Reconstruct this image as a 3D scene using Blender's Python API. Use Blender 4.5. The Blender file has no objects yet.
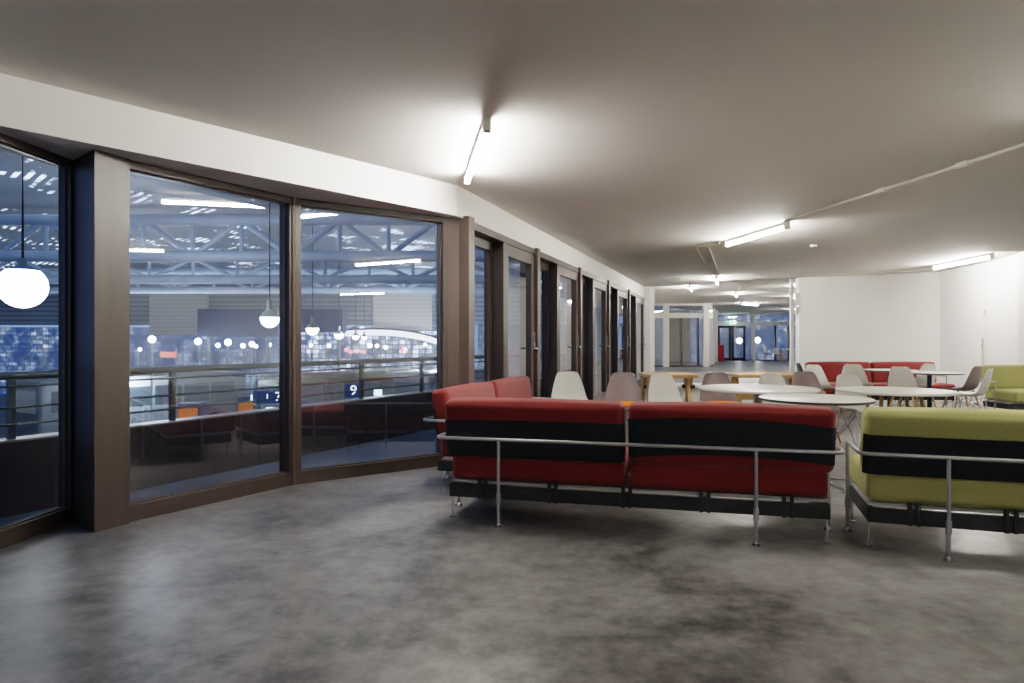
import bpy, bmesh, math, random
from mathutils import Vector, Matrix
random.seed(7)
S = bpy.context.scene
C = S.collection
PI = math.pi
EYE = 1.2

# ------------------------------------------------------------------ materials
MATS = {}
def principled(name, col, rough=.5, metal=0, spec=.5, var=0, vscale=8, bump=0, bscale=60, emit=None, estr=0, coat=0, stretch=None, sheen=0):
    m = bpy.data.materials.new(name); m.use_nodes = True
    nt = m.node_tree; b = nt.nodes['Principled BSDF']
    b.inputs['Base Color'].default_value = (*col, 1)
    b.inputs['Roughness'].default_value = rough
    b.inputs['Metallic'].default_value = metal
    b.inputs['Specular IOR Level'].default_value = spec
    if coat: b.inputs['Coat Weight'].default_value = coat
    if sheen:
        b.inputs['Sheen Weight'].default_value = sheen
    tc = nt.nodes.new('ShaderNodeTexCoord'); src = tc.outputs['Object']
    if stretch:
        mp = nt.nodes.new('ShaderNodeMapping'); mp.inputs['Scale'].default_value = stretch
        nt.links.new(src, mp.inputs['Vector']); src = mp.outputs['Vector']
    if var:
        n = nt.nodes.new('ShaderNodeTexNoise'); n.inputs['Scale'].default_value = vscale; n.inputs['Detail'].default_value = 5
        nt.links.new(src, n.inputs['Vector'])
        r = nt.nodes.new('ShaderNodeValToRGB')
        r.color_ramp.elements[0].position = .3; r.color_ramp.elements[1].position = .7
        r.color_ramp.elements[0].color = (*[c*(1-var) for c in col], 1)
        r.color_ramp.elements[1].color = (*[min(1, c*(1+var)) for c in col], 1)
        nt.links.new(n.outputs['Fac'], r.inputs['Fac']); nt.links.new(r.outputs['Color'], b.inputs['Base Color'])
    if bump:
        n = nt.nodes.new('ShaderNodeTexNoise'); n.inputs['Scale'].default_value = bscale; n.inputs['Detail'].default_value = 3
        nt.links.new(src, n.inputs['Vector'])
        bp = nt.nodes.new('ShaderNodeBump'); bp.inputs['Strength'].default_value = bump; bp.inputs['Distance'].default_value = .01
        nt.links.new(n.outputs['Fac'], bp.inputs['Height']); nt.links.new(bp.outputs['Normal'], b.inputs['Normal'])
    if emit:
        b.inputs['Emission Color'].default_value = (*emit, 1); b.inputs['Emission Strength'].default_value = estr
    MATS[name] = m
    return m
def emission(name, col, strength):
    return principled(name, (.8, .8, .8), .4, emit=col, estr=strength)
def glass_mat(name, f0=.1, tint=(.93, .95, .97), refl=(1, 1, 1)):
    m = bpy.data.materials.new(name); m.use_nodes = True
    nt = m.node_tree; nt.nodes.clear(); N = nt.nodes.new; L = nt.links.new
    out = N('ShaderNodeOutputMaterial'); mix = N('ShaderNodeMixShader'); t = N('ShaderNodeBsdfTransparent'); g = N('ShaderNodeBsdfGlossy')
    t.inputs['Color'].default_value = (*tint, 1); g.inputs['Roughness'].default_value = 0; g.inputs['Color'].default_value = (*refl, 1)
    lw = N('ShaderNodeLayerWeight'); lw.inputs['Blend'].default_value = .5
    p = N('ShaderNodeMath'); p.operation = 'POWER'; p.inputs[1].default_value = 5
    ma = N('ShaderNodeMath'); ma.operation = 'MULTIPLY_ADD'; ma.inputs[1].default_value = 1-f0; ma.inputs[2].default_value = f0
    L(lw.outputs['Facing'], p.inputs[0]); L(p.outputs[0], ma.inputs[0]); L(ma.outputs[0], mix.inputs['Fac'])
    L(t.outputs[0], mix.inputs[1]); L(g.outputs[0], mix.inputs[2]); L(mix.outputs[0], out.inputs['Surface'])
    MATS[name] = m
    return m

principled('white_paint', (.78, .755, .715), .75, var=.025, vscale=.8, bump=.05, bscale=30)
principled('wall_white', (.87, .85, .82), .7, var=.02, vscale=1.2, bump=.05, bscale=40)
principled('bronze', (.045, .031, .025), .42, spec=.5, var=.12, vscale=3, stretch=(6, 6, .6))
principled('bronze_light', (.064, .046, .038), .4, spec=.5, var=.12, vscale=3, stretch=(6, 6, .6))
principled('bronze_dark', (.035, .025, .02), .4)
principled('parapet_brown', (.05, .035, .032), .35, var=.25, vscale=4)
principled('metal_strip', (.4, .38, .34), .4, metal=.8)
principled('chrome', (.72, .73, .75), .22, metal=1, var=.05, vscale=5)
principled('steel_grey', (.42, .43, .45), .35, metal=.9, var=.06, vscale=6)
principled('red_fabric', (.185, .024, .023), .9, spec=.15, var=.14, vscale=120, bump=.35, bscale=500, sheen=.2)
principled('green_fabric', (.40, .39, .155), .9, spec=.15, var=.1, vscale=120, bump=.35, bscale=500, sheen=.2)
principled('black_fabric', (.027, .030, .037), .92, spec=.15, var=.25, vscale=90, bump=.3, bscale=500)
principled('black_steel', (.022, .024, .028), .5, spec=.4, var=.2, vscale=8)
principled('grey_plate', (.42, .42, .42), .45, metal=.3, var=.05, vscale=8)
principled('shell_white', (.74, .73, .67), .38, spec=.4, var=.02, vscale=4)
principled('shell_mauve', (.24, .195, .195), .35, spec=.5, var=.04, vscale=4)
principled('shell_beige', (.52, .49, .43), .4, spec=.4, var=.03, vscale=4)
principled('shell_dark', (.03, .045, .035), .4, spec=.4, var=.05, vscale=4)
principled('orange_pad', (.75, .2, .02), .8, spec=.2, var=.1, vscale=60, bump=.2, bscale=300)
principled('leg_wood', (.52, .32, .13), .5, var=.2, vscale=6, stretch=(8, 8, 1))
principled('oak', (.44, .265, .11), .45, var=.2, vscale=5, stretch=(1, 9, 9))
principled('black_wire', (.015, .015, .015), .4, metal=.4)
principled('laminate_white', (.82, .81, .76), .3, spec=.5, var=.015, vscale=3)
principled('edge_dark', (.035, .045, .045), .4)
principled('column_grey', (.34, .29, .28), .45, var=.05, vscale=5)
principled('table_dark', (.02, .024, .028), .4, metal=.3)
principled('plastic_white', (.75, .72, .66), .45, var=.03, vscale=5)
principled('grey_trunking', (.66, .62, .55), .5, var=.04, vscale=5)
emission('tube_light', (1, .955, .88), 150)
emission('exit_light', (.45, 1, .75), 3.2)
principled('exit_green', (.02, .35, .2), .5)
principled('red_enamel', (.35, .02, .02), .4)
principled('leaf_dark', (.02, .04, .02), .5)
principled('asphalt', (.05, .055, .065), .55, var=.3, vscale=2)
principled('balcony_floor', (.13, .15, .18), .55, var=.12, vscale=3)
principled('truss_paint', (.42, .49, .60), .55, var=.1, vscale=2)
principled('hall_panel', (.3, .3, .3), .6)
principled('dark_building', (.025, .045, .10), .6, var=.2, vscale=1)
principled('pale_building', (.36, .36, .35), .7, var=.08, vscale=2)
principled('brick_brown', (.17, .125, .10), .8, var=.3, vscale=3)
principled('sign_blue', (.02, .035, .10), .4, emit=(.02, .04, .13), estr=.3)
emission('sign_white', (.85, .92, 1), 1.6)
emission('screen_cyan', (.55, .85, 1), 3)
emission('globe_lit', (1, .97, .9), 9)
principled('globe_cap', (.25, .28, .26), .5)
emission('street_lit', (.9, .95, 1), 12)
principled('warm_lit', (.5, .15, .02), .5, emit=(1, .22, .02), estr=.12)
emission('red_lit', (1, .07, .05), 3)
principled('sign_red', (.5, .1, .08), .5, emit=(1, .22, .15), estr=.5)
principled('rail_paint', (.10, .11, .10), .4, metal=.3, var=.1, vscale=5)
principled('bus_green', (.15, .18, .12), .4, spec=.5, var=.08, vscale=2)
principled('bus_white', (.17, .18, .19), .4, spec=.5, var=.05, vscale=2)
principled('bus_window', (.02, .025, .03), .15, emit=(.5, .6, .7), estr=.08)
principled('rubber', (.02, .02, .02), .8)
glass_mat('pane_glass', .19, (.76, .81, .87))
glass_mat('door_glass', .34, (.62, .68, .74))
glass_mat('rail_glass', .1, (.9, .93, .92))

def concrete():
    m = bpy.data.materials.new('polished_concrete'); m.use_nodes = True
    nt = m.node_tree; N = nt.nodes.new; L = nt.links.new; b = nt.nodes['Principled BSDF']
    tc = N('ShaderNodeTexCoord')
    n1 = N('ShaderNodeTexNoise'); n1.inputs['Scale'].default_value = .9; n1.inputs['Detail'].default_value = 8; n1.inputs['Roughness'].default_value = .62; n1.inputs['Distortion'].default_value = .6
    n2 = N('ShaderNodeTexNoise'); n2.inputs['Scale'].default_value = 7; n2.inputs['Detail'].default_value = 12; n2.inputs['Roughness'].default_value = .7
    for n in (n1, n2): L(tc.outputs['Object'], n.inputs['Vector'])
    mx = N('ShaderNodeMix'); mx.data_type = 'FLOAT'; mx.inputs[0].default_value = .45
    L(n1.outputs['Fac'], mx.inputs[2]); L(n2.outputs['Fac'], mx.inputs[3])
    r = N('ShaderNodeValToRGB'); e = r.color_ramp.elements
    e[0].position = .41; e[0].color = (.05, .048, .047, 1); e[1].position = .60; e[1].color = (.275, .265, .258, 1)
    L(mx.outputs[0], r.inputs['Fac']); L(r.outputs['Color'], b.inputs['Base Color'])
    rr = N('ShaderNodeMapRange'); rr.inputs['To Min'].default_value = .2; rr.inputs['To Max'].default_value = .48
    L(n2.outputs['Fac'], rr.inputs['Value']); L(rr.outputs[0], b.inputs['Roughness'])
    bp = N('ShaderNodeBump'); bp.inputs['Strength'].default_value = .08; bp.inputs['Distance'].default_value = .02
    L(mx.outputs[0], bp.inputs['Height']); L(bp.outputs['Normal'], b.inputs['Normal'])
    MATS['concrete'] = m
concrete()
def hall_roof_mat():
    # corrugated sheet roof with ragged glowing strips painted in for lamp reflections
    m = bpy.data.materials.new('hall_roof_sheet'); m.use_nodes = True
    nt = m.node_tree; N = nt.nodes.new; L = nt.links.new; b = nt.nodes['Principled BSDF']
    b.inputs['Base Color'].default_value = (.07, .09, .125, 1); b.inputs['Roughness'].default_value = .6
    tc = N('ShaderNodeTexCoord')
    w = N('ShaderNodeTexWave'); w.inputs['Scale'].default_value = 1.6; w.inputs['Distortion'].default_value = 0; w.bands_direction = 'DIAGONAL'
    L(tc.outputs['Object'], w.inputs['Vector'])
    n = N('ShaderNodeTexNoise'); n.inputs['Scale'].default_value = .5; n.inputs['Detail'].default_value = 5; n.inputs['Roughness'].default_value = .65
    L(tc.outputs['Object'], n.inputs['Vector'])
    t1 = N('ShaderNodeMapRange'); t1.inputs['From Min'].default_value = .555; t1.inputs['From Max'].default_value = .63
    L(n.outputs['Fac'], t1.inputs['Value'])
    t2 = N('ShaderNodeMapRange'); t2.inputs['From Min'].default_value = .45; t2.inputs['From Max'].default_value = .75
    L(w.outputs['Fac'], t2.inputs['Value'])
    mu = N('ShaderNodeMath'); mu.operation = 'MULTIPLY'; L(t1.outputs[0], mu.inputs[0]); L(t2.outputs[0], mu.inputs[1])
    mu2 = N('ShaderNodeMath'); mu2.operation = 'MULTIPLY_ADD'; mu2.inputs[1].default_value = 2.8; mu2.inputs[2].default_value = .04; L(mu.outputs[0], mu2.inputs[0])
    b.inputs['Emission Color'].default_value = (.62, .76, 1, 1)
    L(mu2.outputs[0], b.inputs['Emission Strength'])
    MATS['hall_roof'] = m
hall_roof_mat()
def corrugated(name, col, scale, contrast, em=0):
    m = bpy.data.materials.new(name); m.use_nodes = True
    nt = m.node_tree; N = nt.nodes.new; L = nt.links.new; b = nt.nodes['Principled BSDF']
    tc = N('ShaderNodeTexCoord')
    w = N('ShaderNodeTexWave'); w.inputs['Scale'].default_value = scale; w.bands_direction = 'Z'
    L(tc.outputs['Object'], w.inputs['Vector'])
    r = N('ShaderNodeValToRGB'); r.color_ramp.elements[0].color = (*[c*contrast for c in col], 1); r.color_ramp.elements[1].color = (*col, 1)
    L(w.outputs['Fac'], r.inputs['Fac']); L(r.outputs['Color'], b.inputs['Base Color']); b.inputs['Roughness'].default_value = .6
    if em:
        L(r.outputs['Color'], b.inputs['Emission Color']); b.inputs['Emission Strength'].default_value = em
    MATS[name] = m
corrugated('hall_wall', (.30, .34, .40), .9, .55)
corrugated('pale_cladding', (.62, .60, .56), 1.1, .8)
def lit_windows(name, scale, thr, c1, c2, strength):
    # a facade of many small lit and unlit panes
    m = bpy.data.materials.new(name); m.use_nodes = True
    nt = m.node_tree; N = nt.nodes.new; L = nt.links.new; b = nt.nodes['Principled BSDF']
    b.inputs['Base Color'].default_value = (.03, .05, .09, 1); b.inputs['Roughness'].default_value = .4
    tc = N('ShaderNodeTexCoord'); mp = N('ShaderNodeMapping'); mp.inputs['Rotation'].default_value = (PI/2, 0, 0)
    L(tc.outputs['Object'], mp.inputs['Vector'])
    br = N('ShaderNodeTexBrick'); br.offset = 0; br.inputs['Scale'].default_value = scale
    br.inputs['Color1'].default_value = (1, 1, 1, 1); br.inputs['Color2'].default_value = (0, 0, 0, 1); br.inputs['Mortar'].default_value = (0, 0, 0, 1)
    br.inputs['Mortar Size'].default_value = .04; br.inputs['Brick Width'].default_value = .5; br.inputs['Row Height'].default_value = .35
    L(mp.outputs['Vector'], br.inputs['Vector'])
    n = N('ShaderNodeTexNoise'); n.inputs['Scale'].default_value = .8; n.inputs['Detail'].default_value = 6; n.inputs['Roughness'].default_value = .8; L(tc.outputs['Object'], n.inputs['Vector'])
    mr = N('ShaderNodeMapRange'); mr.inputs['From Min'].default_value = thr; mr.inputs['From Max'].default_value = thr+.2; mr.inputs['To Max'].default_value = strength; mr.inputs['To Min'].default_value = .05
    L(n.outputs['Fac'], mr.inputs['Value'])
    mu = N('ShaderNodeMath'); mu.operation = 'MULTIPLY'; L(br.outputs['Color'], mu.inputs[0]); L(mr.outputs[0], mu.inputs[1])
    ad = N('ShaderNodeMath'); ad.operation = 'ADD'; ad.inputs[1].default_value = .12; L(mu.outputs[0], ad.inputs[0])
    cr = N('ShaderNodeValToRGB'); cr.color_ramp.elements[0].color = (*c1, 1); cr.color_ramp.elements[1].color = (*c2, 1)
    cr.color_ramp.elements[0].position = .4; cr.color_ramp.elements[1].position = .65
    L(n.outputs['Fac'], cr.inputs['Fac']); L(cr.outputs['Color'], b.inputs['Emission Color']); L(ad.outputs[0], b.inputs['Emission Strength'])
    MATS[name] = m
lit_windows('windows_blue', .9, .47, (.1, .25, .8), (.6, .72, .95), 1.1)
lit_windows('windows_white', .8, .42, (.25, .4, .9), (.9, .95, 1), 3.0)
lit_windows('windows_mixed', .9, .52, (.1, .2, .55), (.8, .85, .95), 1.6)

# ------------------------------------------------------------------ mesh helpers
def box(bm, c, s, rz=0, rx=0, ry=0, bev=0, seg=2):
    M = Matrix.Translation(c) @ Matrix.Rotation(rz, 4, 'Z') @ Matrix.Rotation(ry, 4, 'Y') @ Matrix.Rotation(rx, 4, 'X') @ Matrix.Diagonal((*s, 1))
    r = bmesh.ops.create_cube(bm, size=1, matrix=M)
    if bev:
        es = {e for v in r['verts'] for e in v.link_edges}
        bmesh.ops.bevel(bm, geom=list(es), offset=bev, segments=seg, affect='EDGES', profile=.5)
def prism(bm, poly, z0, z1):
    lo = [bm.verts.new((x, y, z0)) for x, y in poly]; hi = [bm.verts.new((x, y, z1)) for x, y in poly]
    n = len(poly)
    bm.faces.new(lo[::-1]); bm.faces.new(hi)
    for i in range(n): bm.faces.new((lo[i], lo[(i+1) % n], hi[(i+1) % n], hi[i]))
def quad(bm, pts): bm.faces.new([bm.verts.new(p) for p in pts])
def tube(bm, pts, r, n=10, cap=True, r2=None):
    pts = [Vector(p) for p in pts]; rings = []
    for i, p in enumerate(pts):
        d = (pts[min(i+1, len(pts)-1)] - pts[max(i-1, 0)]).normalized()
        a = Vector((0, 0, 1)) if abs(d.z) < .95 else Vector((0, 1, 0))
        u = d.cross(a).normalized(); v = d.cross(u)
        rr = r if r2 is None else r+(r2-r)*i/(len(pts)-1)
        rings.append([bm.verts.new(p + rr*(math.cos(2*PI*k/n)*u + math.sin(2*PI*k/n)*v)) for k in range(n)])
    for i in range(len(rings)-1):
        for k in range(n): bm.faces.new((rings[i][k], rings[i][(k+1) % n], rings[i+1][(k+1) % n], rings[i+1][k]))
    if cap: bm.faces.new(rings[0][::-1]); bm.faces.new(rings[-1])
def lathe(bm, prof, c=(0, 0, 0), n=32):
    rings = []
    for r, z in prof:
        if r < 1e-5: rings.append([bm.verts.new((c[0], c[1], c[2]+z))])
        else: rings.append([bm.verts.new((c[0]+r*math.cos(2*PI*k/n), c[1]+r*math.sin(2*PI*k/n), c[2]+z)) for k in range(n)])
    for a, b in zip(rings, rings[1:]):
        for k in range(n):
            q = [a[k % len(a)], a[(k+1) % len(a)], b[(k+1) % len(b)], b[k % len(b)]]
            q = list(dict.fromkeys(q))
            if len(q) > 2: bm.faces.new(q)
def bend(pts, r, n=6):
    # round the inner corners of a polyline
    out = [Vector(pts[0])]
    for a, b, c in zip(pts, pts[1:], pts[2:]):
        a, b, c = Vector(a), Vector(b), Vector(c)
        p = b + (a-b).normalized()*r; q = b + (c-b).normalized()*r
        for i in range(n+1):
            t = i/n; out.append((1-t)**2*p + 2*t*(1-t)*b + t*t*q)
    out.append(Vector(pts[-1])); return out
def cushion(bm, c, s, r, rx=0, puff=(0, 0, 0), n=14):
    # rounded box with a soft bulge
    start = len(bm.verts)
    M = Matrix.Translation(c) @ Matrix.Rotation(rx, 4, 'X')
    h = [a/2 for a in s]; seen = {}
    def pt(p):
        key = tuple(round(a, 5) for a in p)
        if key in seen: return seen[key]
        q = Vector(p); inner = Vector([max(-(h[i]-r), min(h[i]-r, q[i])) for i in range(3)])
        d = q-inner
        if d.length > 1e-9: q = inner + d.normalized()*r
        u = [p[i]/h[i] for i in range(3)]
        for i in range(3):
            j, k = (i+1) % 3, (i+2) % 3
            q[i] += math.copysign(puff[i], u[i])*abs(u[i])**3*(1-u[j]**2)*(1-u[k]**2)
        v = bm.verts.new(M @ q); seen[key] = v; return v
    def grid(L):
        inner = [-(L-r) + 2*(L-r)*i/n for i in range(n+1)]
        arc = [L - r + r*i/4 for i in range(1, 5)]
        return [-a for a in arc[::-1]] + inner + arc
    g = [grid(a) for a in h]
    for i in range(3):
        j, k = (i+1) % 3, (i+2) % 3
        for sg in (-1, 1):
            for a in range(len(g[j])-1):
                for b in range(len(g[k])-1):
                    q = []
                    for da, db in ((0, 0), (1, 0), (1, 1), (0, 1)):
                        p = [0, 0, 0]; p[i] = sg*h[i]; p[j] = g[j][a+da]; p[k] = g[k][b+db]; q.append(pt(p))
                    q = list(dict.fromkeys(q))
                    if sg < 0: q = q[::-1]
                    if len(q) > 2:
                        try: bm.faces.new(q)
                        except ValueError: pass
CACHE = {}
def mesh_of(bm, name, smooth):
    me = bpy.data.meshes.new(name)
    bmesh.ops.recalc_face_normals(bm, faces=bm.faces)
    bm.to_mesh(me); bm.free()
    if smooth:
        for p in me.polygons: p.use_smooth = True
        try: me.set_sharp_from_angle(angle=math.radians(42))
        except Exception: pass
    return me
def obj(name, fn, mat, parent=None, smooth=False, key=None, label=None):
    """one mesh object; fn(bm) fills it; key caches the mesh so that copies share it"""
    if key is not None and key in CACHE: me = CACHE[key]
    else:
        bm = bmesh.new(); fn(bm); me = mesh_of(bm, name, smooth)
        if key is not None: CACHE[key] = me
    o = bpy.data.objects.new(name, me); C.objects.link(o)
    if not me.materials: me.materials.append(MATS[mat])
    elif me.materials[0] is not MATS[mat]:
        o.material_slots[0].link = 'OBJECT'; o.material_slots[0].material = MATS[mat]
    if parent: o.parent = parent
    if label: o['label'] = label
    return o
def tag(o, label, cat, group=None, kind=None):
    o['label'] = label; o['category'] = cat
    if group: o['group'] = group
    if kind: o['kind'] = kind
    return o
def thing(name, label, cat, loc=(0, 0, 0), rz=0, group=None, kind=None):
    o = bpy.data.objects.new(name, None); C.objects.link(o); o.empty_display_size = .1
    o.location = loc; o.rotation_euler = (0, 0, rz)
    return tag(o, label, cat, group, kind)
def struct(name, fn, mat, label, cat, smooth=False, parent=None):
    return tag(obj(name, fn, mat, parent, smooth), label, cat, kind='structure')

def fb(bm, p0, u, t0, t1, o0, o1, z0, z1):
    # box laid along a wall line: t along u, o inwards (to the room), z up
    n = (u[1], -u[0])
    P = lambda t, o: (p0[0]+u[0]*t+n[0]*o, p0[1]+u[1]*t+n[1]*o)
    prism(bm, [P(t0, o0), P(t1, o0), P(t1, o1), P(t0, o1)], z0, z1)
def wallpt(p0, u, t, o): return (p0[0]+u[0]*t+u[1]*o, p0[1]+u[1]*t-u[0]*o)
def unit(a, b):
    d = Vector((b[0]-a[0], b[1]-a[1])); L = d.length; return (d.x/L, d.y/L), L

# ------------------------------------------------------------------ the room shell
CH0, CH1 = (-2.96, 3.57), (-.53, 6.33)          # inner face of the upper wall over the window bay
A0, AB, B1 = (-2.53, 4.40), (-1.828, 5.52), (-.62, 6.41)
P0 = (-2.92, 4.40)
C0, uC = (-.43, 6.60), (.333, .943)
CEND = wallpt(C0, uC, 12.15, 0)
OPR = (6.75, 15.5)
BW1, BW2, BW3 = (9.17, 14.15), (8.98, 12.5), (8.55, 10.95)
CEIL = 2.7
room = [(-3.25, -6), (-3.0, 2.0), CH0, CH1, C0, CEND, OPR, BW1, BW2, BW3, (12, 10.95), (12, -6)]
def fl(bm):
    prism(bm, [(-3.4, -6.2), (-3.2, 4.45), (-2.55, 4.45), (-1.86, 5.6), (-.55, 6.55), (-.55, 6.7), (3.6, 18.3), (6.6, 31.3), (6.7, 41.5), (20, 41.5), (20, 14), (12.2, 11.2), (12.2, -6.2)], -.12, 0)
struct('floor', fl, 'concrete', 'dark mottled polished concrete floor', 'floor')
def ce(bm):
    prism(bm, [(-3.4, -6.2), (-3.2, 3.57), CH0, (-.53, 6.33), (-.5, 6.6), (CEND[0]-.1, CEND[1]), (CEND[0], CEND[1]+.1), (OPR[0]+.1, OPR[1]+.1), (9.3, 14.3), (12.2, 11.1), (12.2, -6.2)], CEIL, CEIL+.5)
struct('ceiling', ce, 'white_paint', 'off-white painted ceiling of the lounge', 'ceiling')
def ce2(bm):
    prism(bm, [(CEND[0]-.1, CEND[1]+.05), (OPR[0], OPR[1]+.05), (20, 15.6), (20, 41.6), (12.5, 41.6), (6.4, 31.6)], 3.0, 3.3)
struct('ceiling_corridor', ce2, 'white_paint', 'white ceiling of the far hall beyond the opening', 'ceiling')
def upper(bm):
    prism(bm, [CH0, CH1, (-.463, 6.506), (-.62, 6.62), (-1.86, 5.78), (-2.62, 4.56), (-3.15, 4.56), (-3.3, 3.57)], 2.405, CEIL+.3)
struct('wall_left', upper, 'wall_white', 'white upper wall band above the big angled windows', 'wall')
def upper2(bm):
    fb(bm, C0, uC, -.1, 12.3, -.35, 0, 2.405, CEIL+.3)
struct('wall_facade', upper2, 'wall_white', 'white upper wall band above the row of narrow glazed doors', 'wall')
def leftwall(bm):
    prism(bm, [(-3.25, -6), (-3.05, 1.9), (-3.3, 1.9), (-3.5, -6)], 0, CEIL+.2)
    prism(bm, [(-3.05, 1.9), CH0, (-3.3, 3.57), (-3.3, 1.9)], 2.405, CEIL+.2)
struct('wall_left_rear', leftwall, 'wall_white', 'white wall at the left behind the first window', 'wall')
def wl(pts, th, z1):
    def f(bm):
        for a, b in zip(pts, pts[1:]):
            u, L = unit(a, b); fb(bm, a, u, -.001, L+.001, -th, 0, 0, z1)
    return f
struct('wall_back', wl([OPR, BW1], .25, CEIL+.2), 'wall_white', 'white wall behind the far red sofa', 'wall')
struct('wall_right', wl([BW1, BW2], .2, CEIL+.2), 'wall_white', 'narrow white wall set back between back wall and right wall', 'wall')
struct('wall_right_front', wl([BW2, BW3, (12, 10.95), (12, -6), (-3.25, -6)], .2, CEIL+.2), 'wall_white', 'bright white wall behind the far green sofa', 'wall')
def head(bm):
    u, L = unit(CEND, OPR); fb(bm, CEND, u, 0, L, -.12, 0, CEIL, 3.02)
struct('trim_1', head, 'white_paint', 'white lintel over the opening to the far hall', 'trim')
def lcol(bm):
    fb(bm, C0, uC, 12.15, 12.4, -.2, .16, 0, 2.72)
struct('pillar', lcol, 'wall_white', 'white end pillar after the last glazed door', 'pillar')
def rj(bm):
    box(bm, (6.84, 15.62, 1.36), (.18, .2, 2.74), bev=.01)
    box(bm, (6.74, 15.9, 1.5), (.08, .08, 3.0), bev=.008)
struct('trim_2', rj, 'wall_white', 'white jamb and post at the right side of the opening', 'trim')
struct('wall_corridor_right', wl([(7.1, 15.8), (18.1, 41.5)], .2, 3.1), 'wall_white', 'white right wall of the far hall', 'wall')
struct('wall_corridor_left', lambda bm: prism(bm, [(3.75, 18.2), (3.95, 18.3), (6.55, 31.4), (6.3, 31.4)], 0, 3.1), 'wall_white', 'white left wall of the far hall', 'wall')

# ---- windows
WN = [0]; DN = [0]
def window(p0, u, t0, t1, o, z0, z1, fw, depth, mat, label, fwb=None, fwt=None, glass='pane_glass', beads=True, skew=0):
    WN[0] += 1
    fwb = fwb or fw; fwt = fwt or fw
    def f(bm):
        fb(bm, p0, u, t0, t0+fw, o-depth, o, z0, z1); fb(bm, p0, u, t1-fw, t1, o-depth, o, z0, z1)
        fb(bm, p0, u, t0+fw, t1-fw, o-depth, o, z0, z0+fwb); fb(bm, p0, u, t0+fw, t1-fw, o-depth, o, z1-fwt, z1)
    w = struct('window_%d' % WN[0], f, mat, label, 'window')
    if beads:
        def bd(bm):
            e = .01
            a, b, c, d = t0+fw, t1-fw, z0+fwb, z1-fwt
            for q in ((a, a+e, c, d), (b-e, b, c, d), (a+e, b-e, c, c+e), (a+e, b-e, d-e, d)):
                fb(bm, p0, u, q[0], q[1], o-depth*.62, o-depth*.35, q[2], q[3])
        obj('glazing_bead', bd, 'bronze_light', w)
    def g(bm):
        oo = o-depth*.65
        a, b = wallpt(p0, u, t0+fw*.8, oo-skew), wallpt(p0, u, t1-fw*.8, oo+skew)
        quad(bm, [(*a, z0+fwb*.8), (*b, z0+fwb*.8), (*b, z1-fwt*.8), (*a, z1-fwt*.8)])
    obj('glass_pane', g, glass, w)
    return w
uA, LA = unit(A0, AB); uB, LB = unit(AB, B1)
up, Lp = unit((-3.06, 1.9), P0)
window((-3.06, 1.9), up, 0, Lp+.02, 0, 0, 2.41, .05, .085, 'bronze_dark', 'tall dark-framed window at the far left beside the brown pillar', .1)
window(A0, uA, -.21, LA+.0, 0, 0, 2.41, .04, .13, 'bronze', 'large brown-framed window between the wide pillar and the corner mullion', .105, .06, skew=.022)
window(AB, uB, .01, LB, 0, 0, 2.41, .055, .13, 'bronze', 'large brown-framed window facing the lounge beside the left red sofa', .105, .06)
def mull(bm):
    prism(bm, [(AB[0]+.012, AB[1]-.012), (AB[0]+.015, AB[1]+.03), (AB[0]-.08, AB[1]+.09), (AB[0]-.06, AB[1]+.02), (AB[0]-.0, AB[1]-.02)], 0, 2.41)
struct('trim_3', mull, 'bronze_light', 'brown corner mullion between the two big windows', 'trim')
def pil(bm):
    prism(bm, [(-2.616, 4.136), (-2.525, 4.36), (-2.70, 4.62), (-3.0, 4.62), (-2.935, 4.40)], 0, 2.41)
struct('pillar_window', pil, 'bronze', 'wide brown metal-clad pillar between the left windows', 'pillar')
def cpost(bm):
    fb(bm, AB, uB, LB, LB+.14, -.12, .0, 0, 2.41)
    fb(bm, C0, uC, -.14, 0, -.1, .06, 0, 2.43)
    prism(bm, [wallpt(AB, uB, LB+.13, -.12), wallpt(AB, uB, LB+.13, -.02), wallpt(C0, uC, -.1, .02), wallpt(C0, uC, -.05, -.15)], 0, 2.41)
struct('trim_4', cpost, 'bronze_light', 'brown corner post where the big window meets the glazed doors', 'trim')
tb = [0, 2.2, 4.6, 7.03, 9.51, 12.15]
ordn = ['first', 'second', 'third', 'fourth', 'last']
def headtrim(bm):
    fb(bm, C0, uC, 0, 12.15, -.16, .012, 2.335, 2.41)
struct('trim_5', headtrim, 'bronze_light', 'brown head rail above the row of glazed doors', 'trim')
def silltrim(bm):
    fb(bm, C0, uC, 0, 12.15, -.2, .0, 0, .06)
struct('trim_6', silltrim, 'bronze', 'brown sill rail below the row of glazed doors', 'trim')
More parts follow.
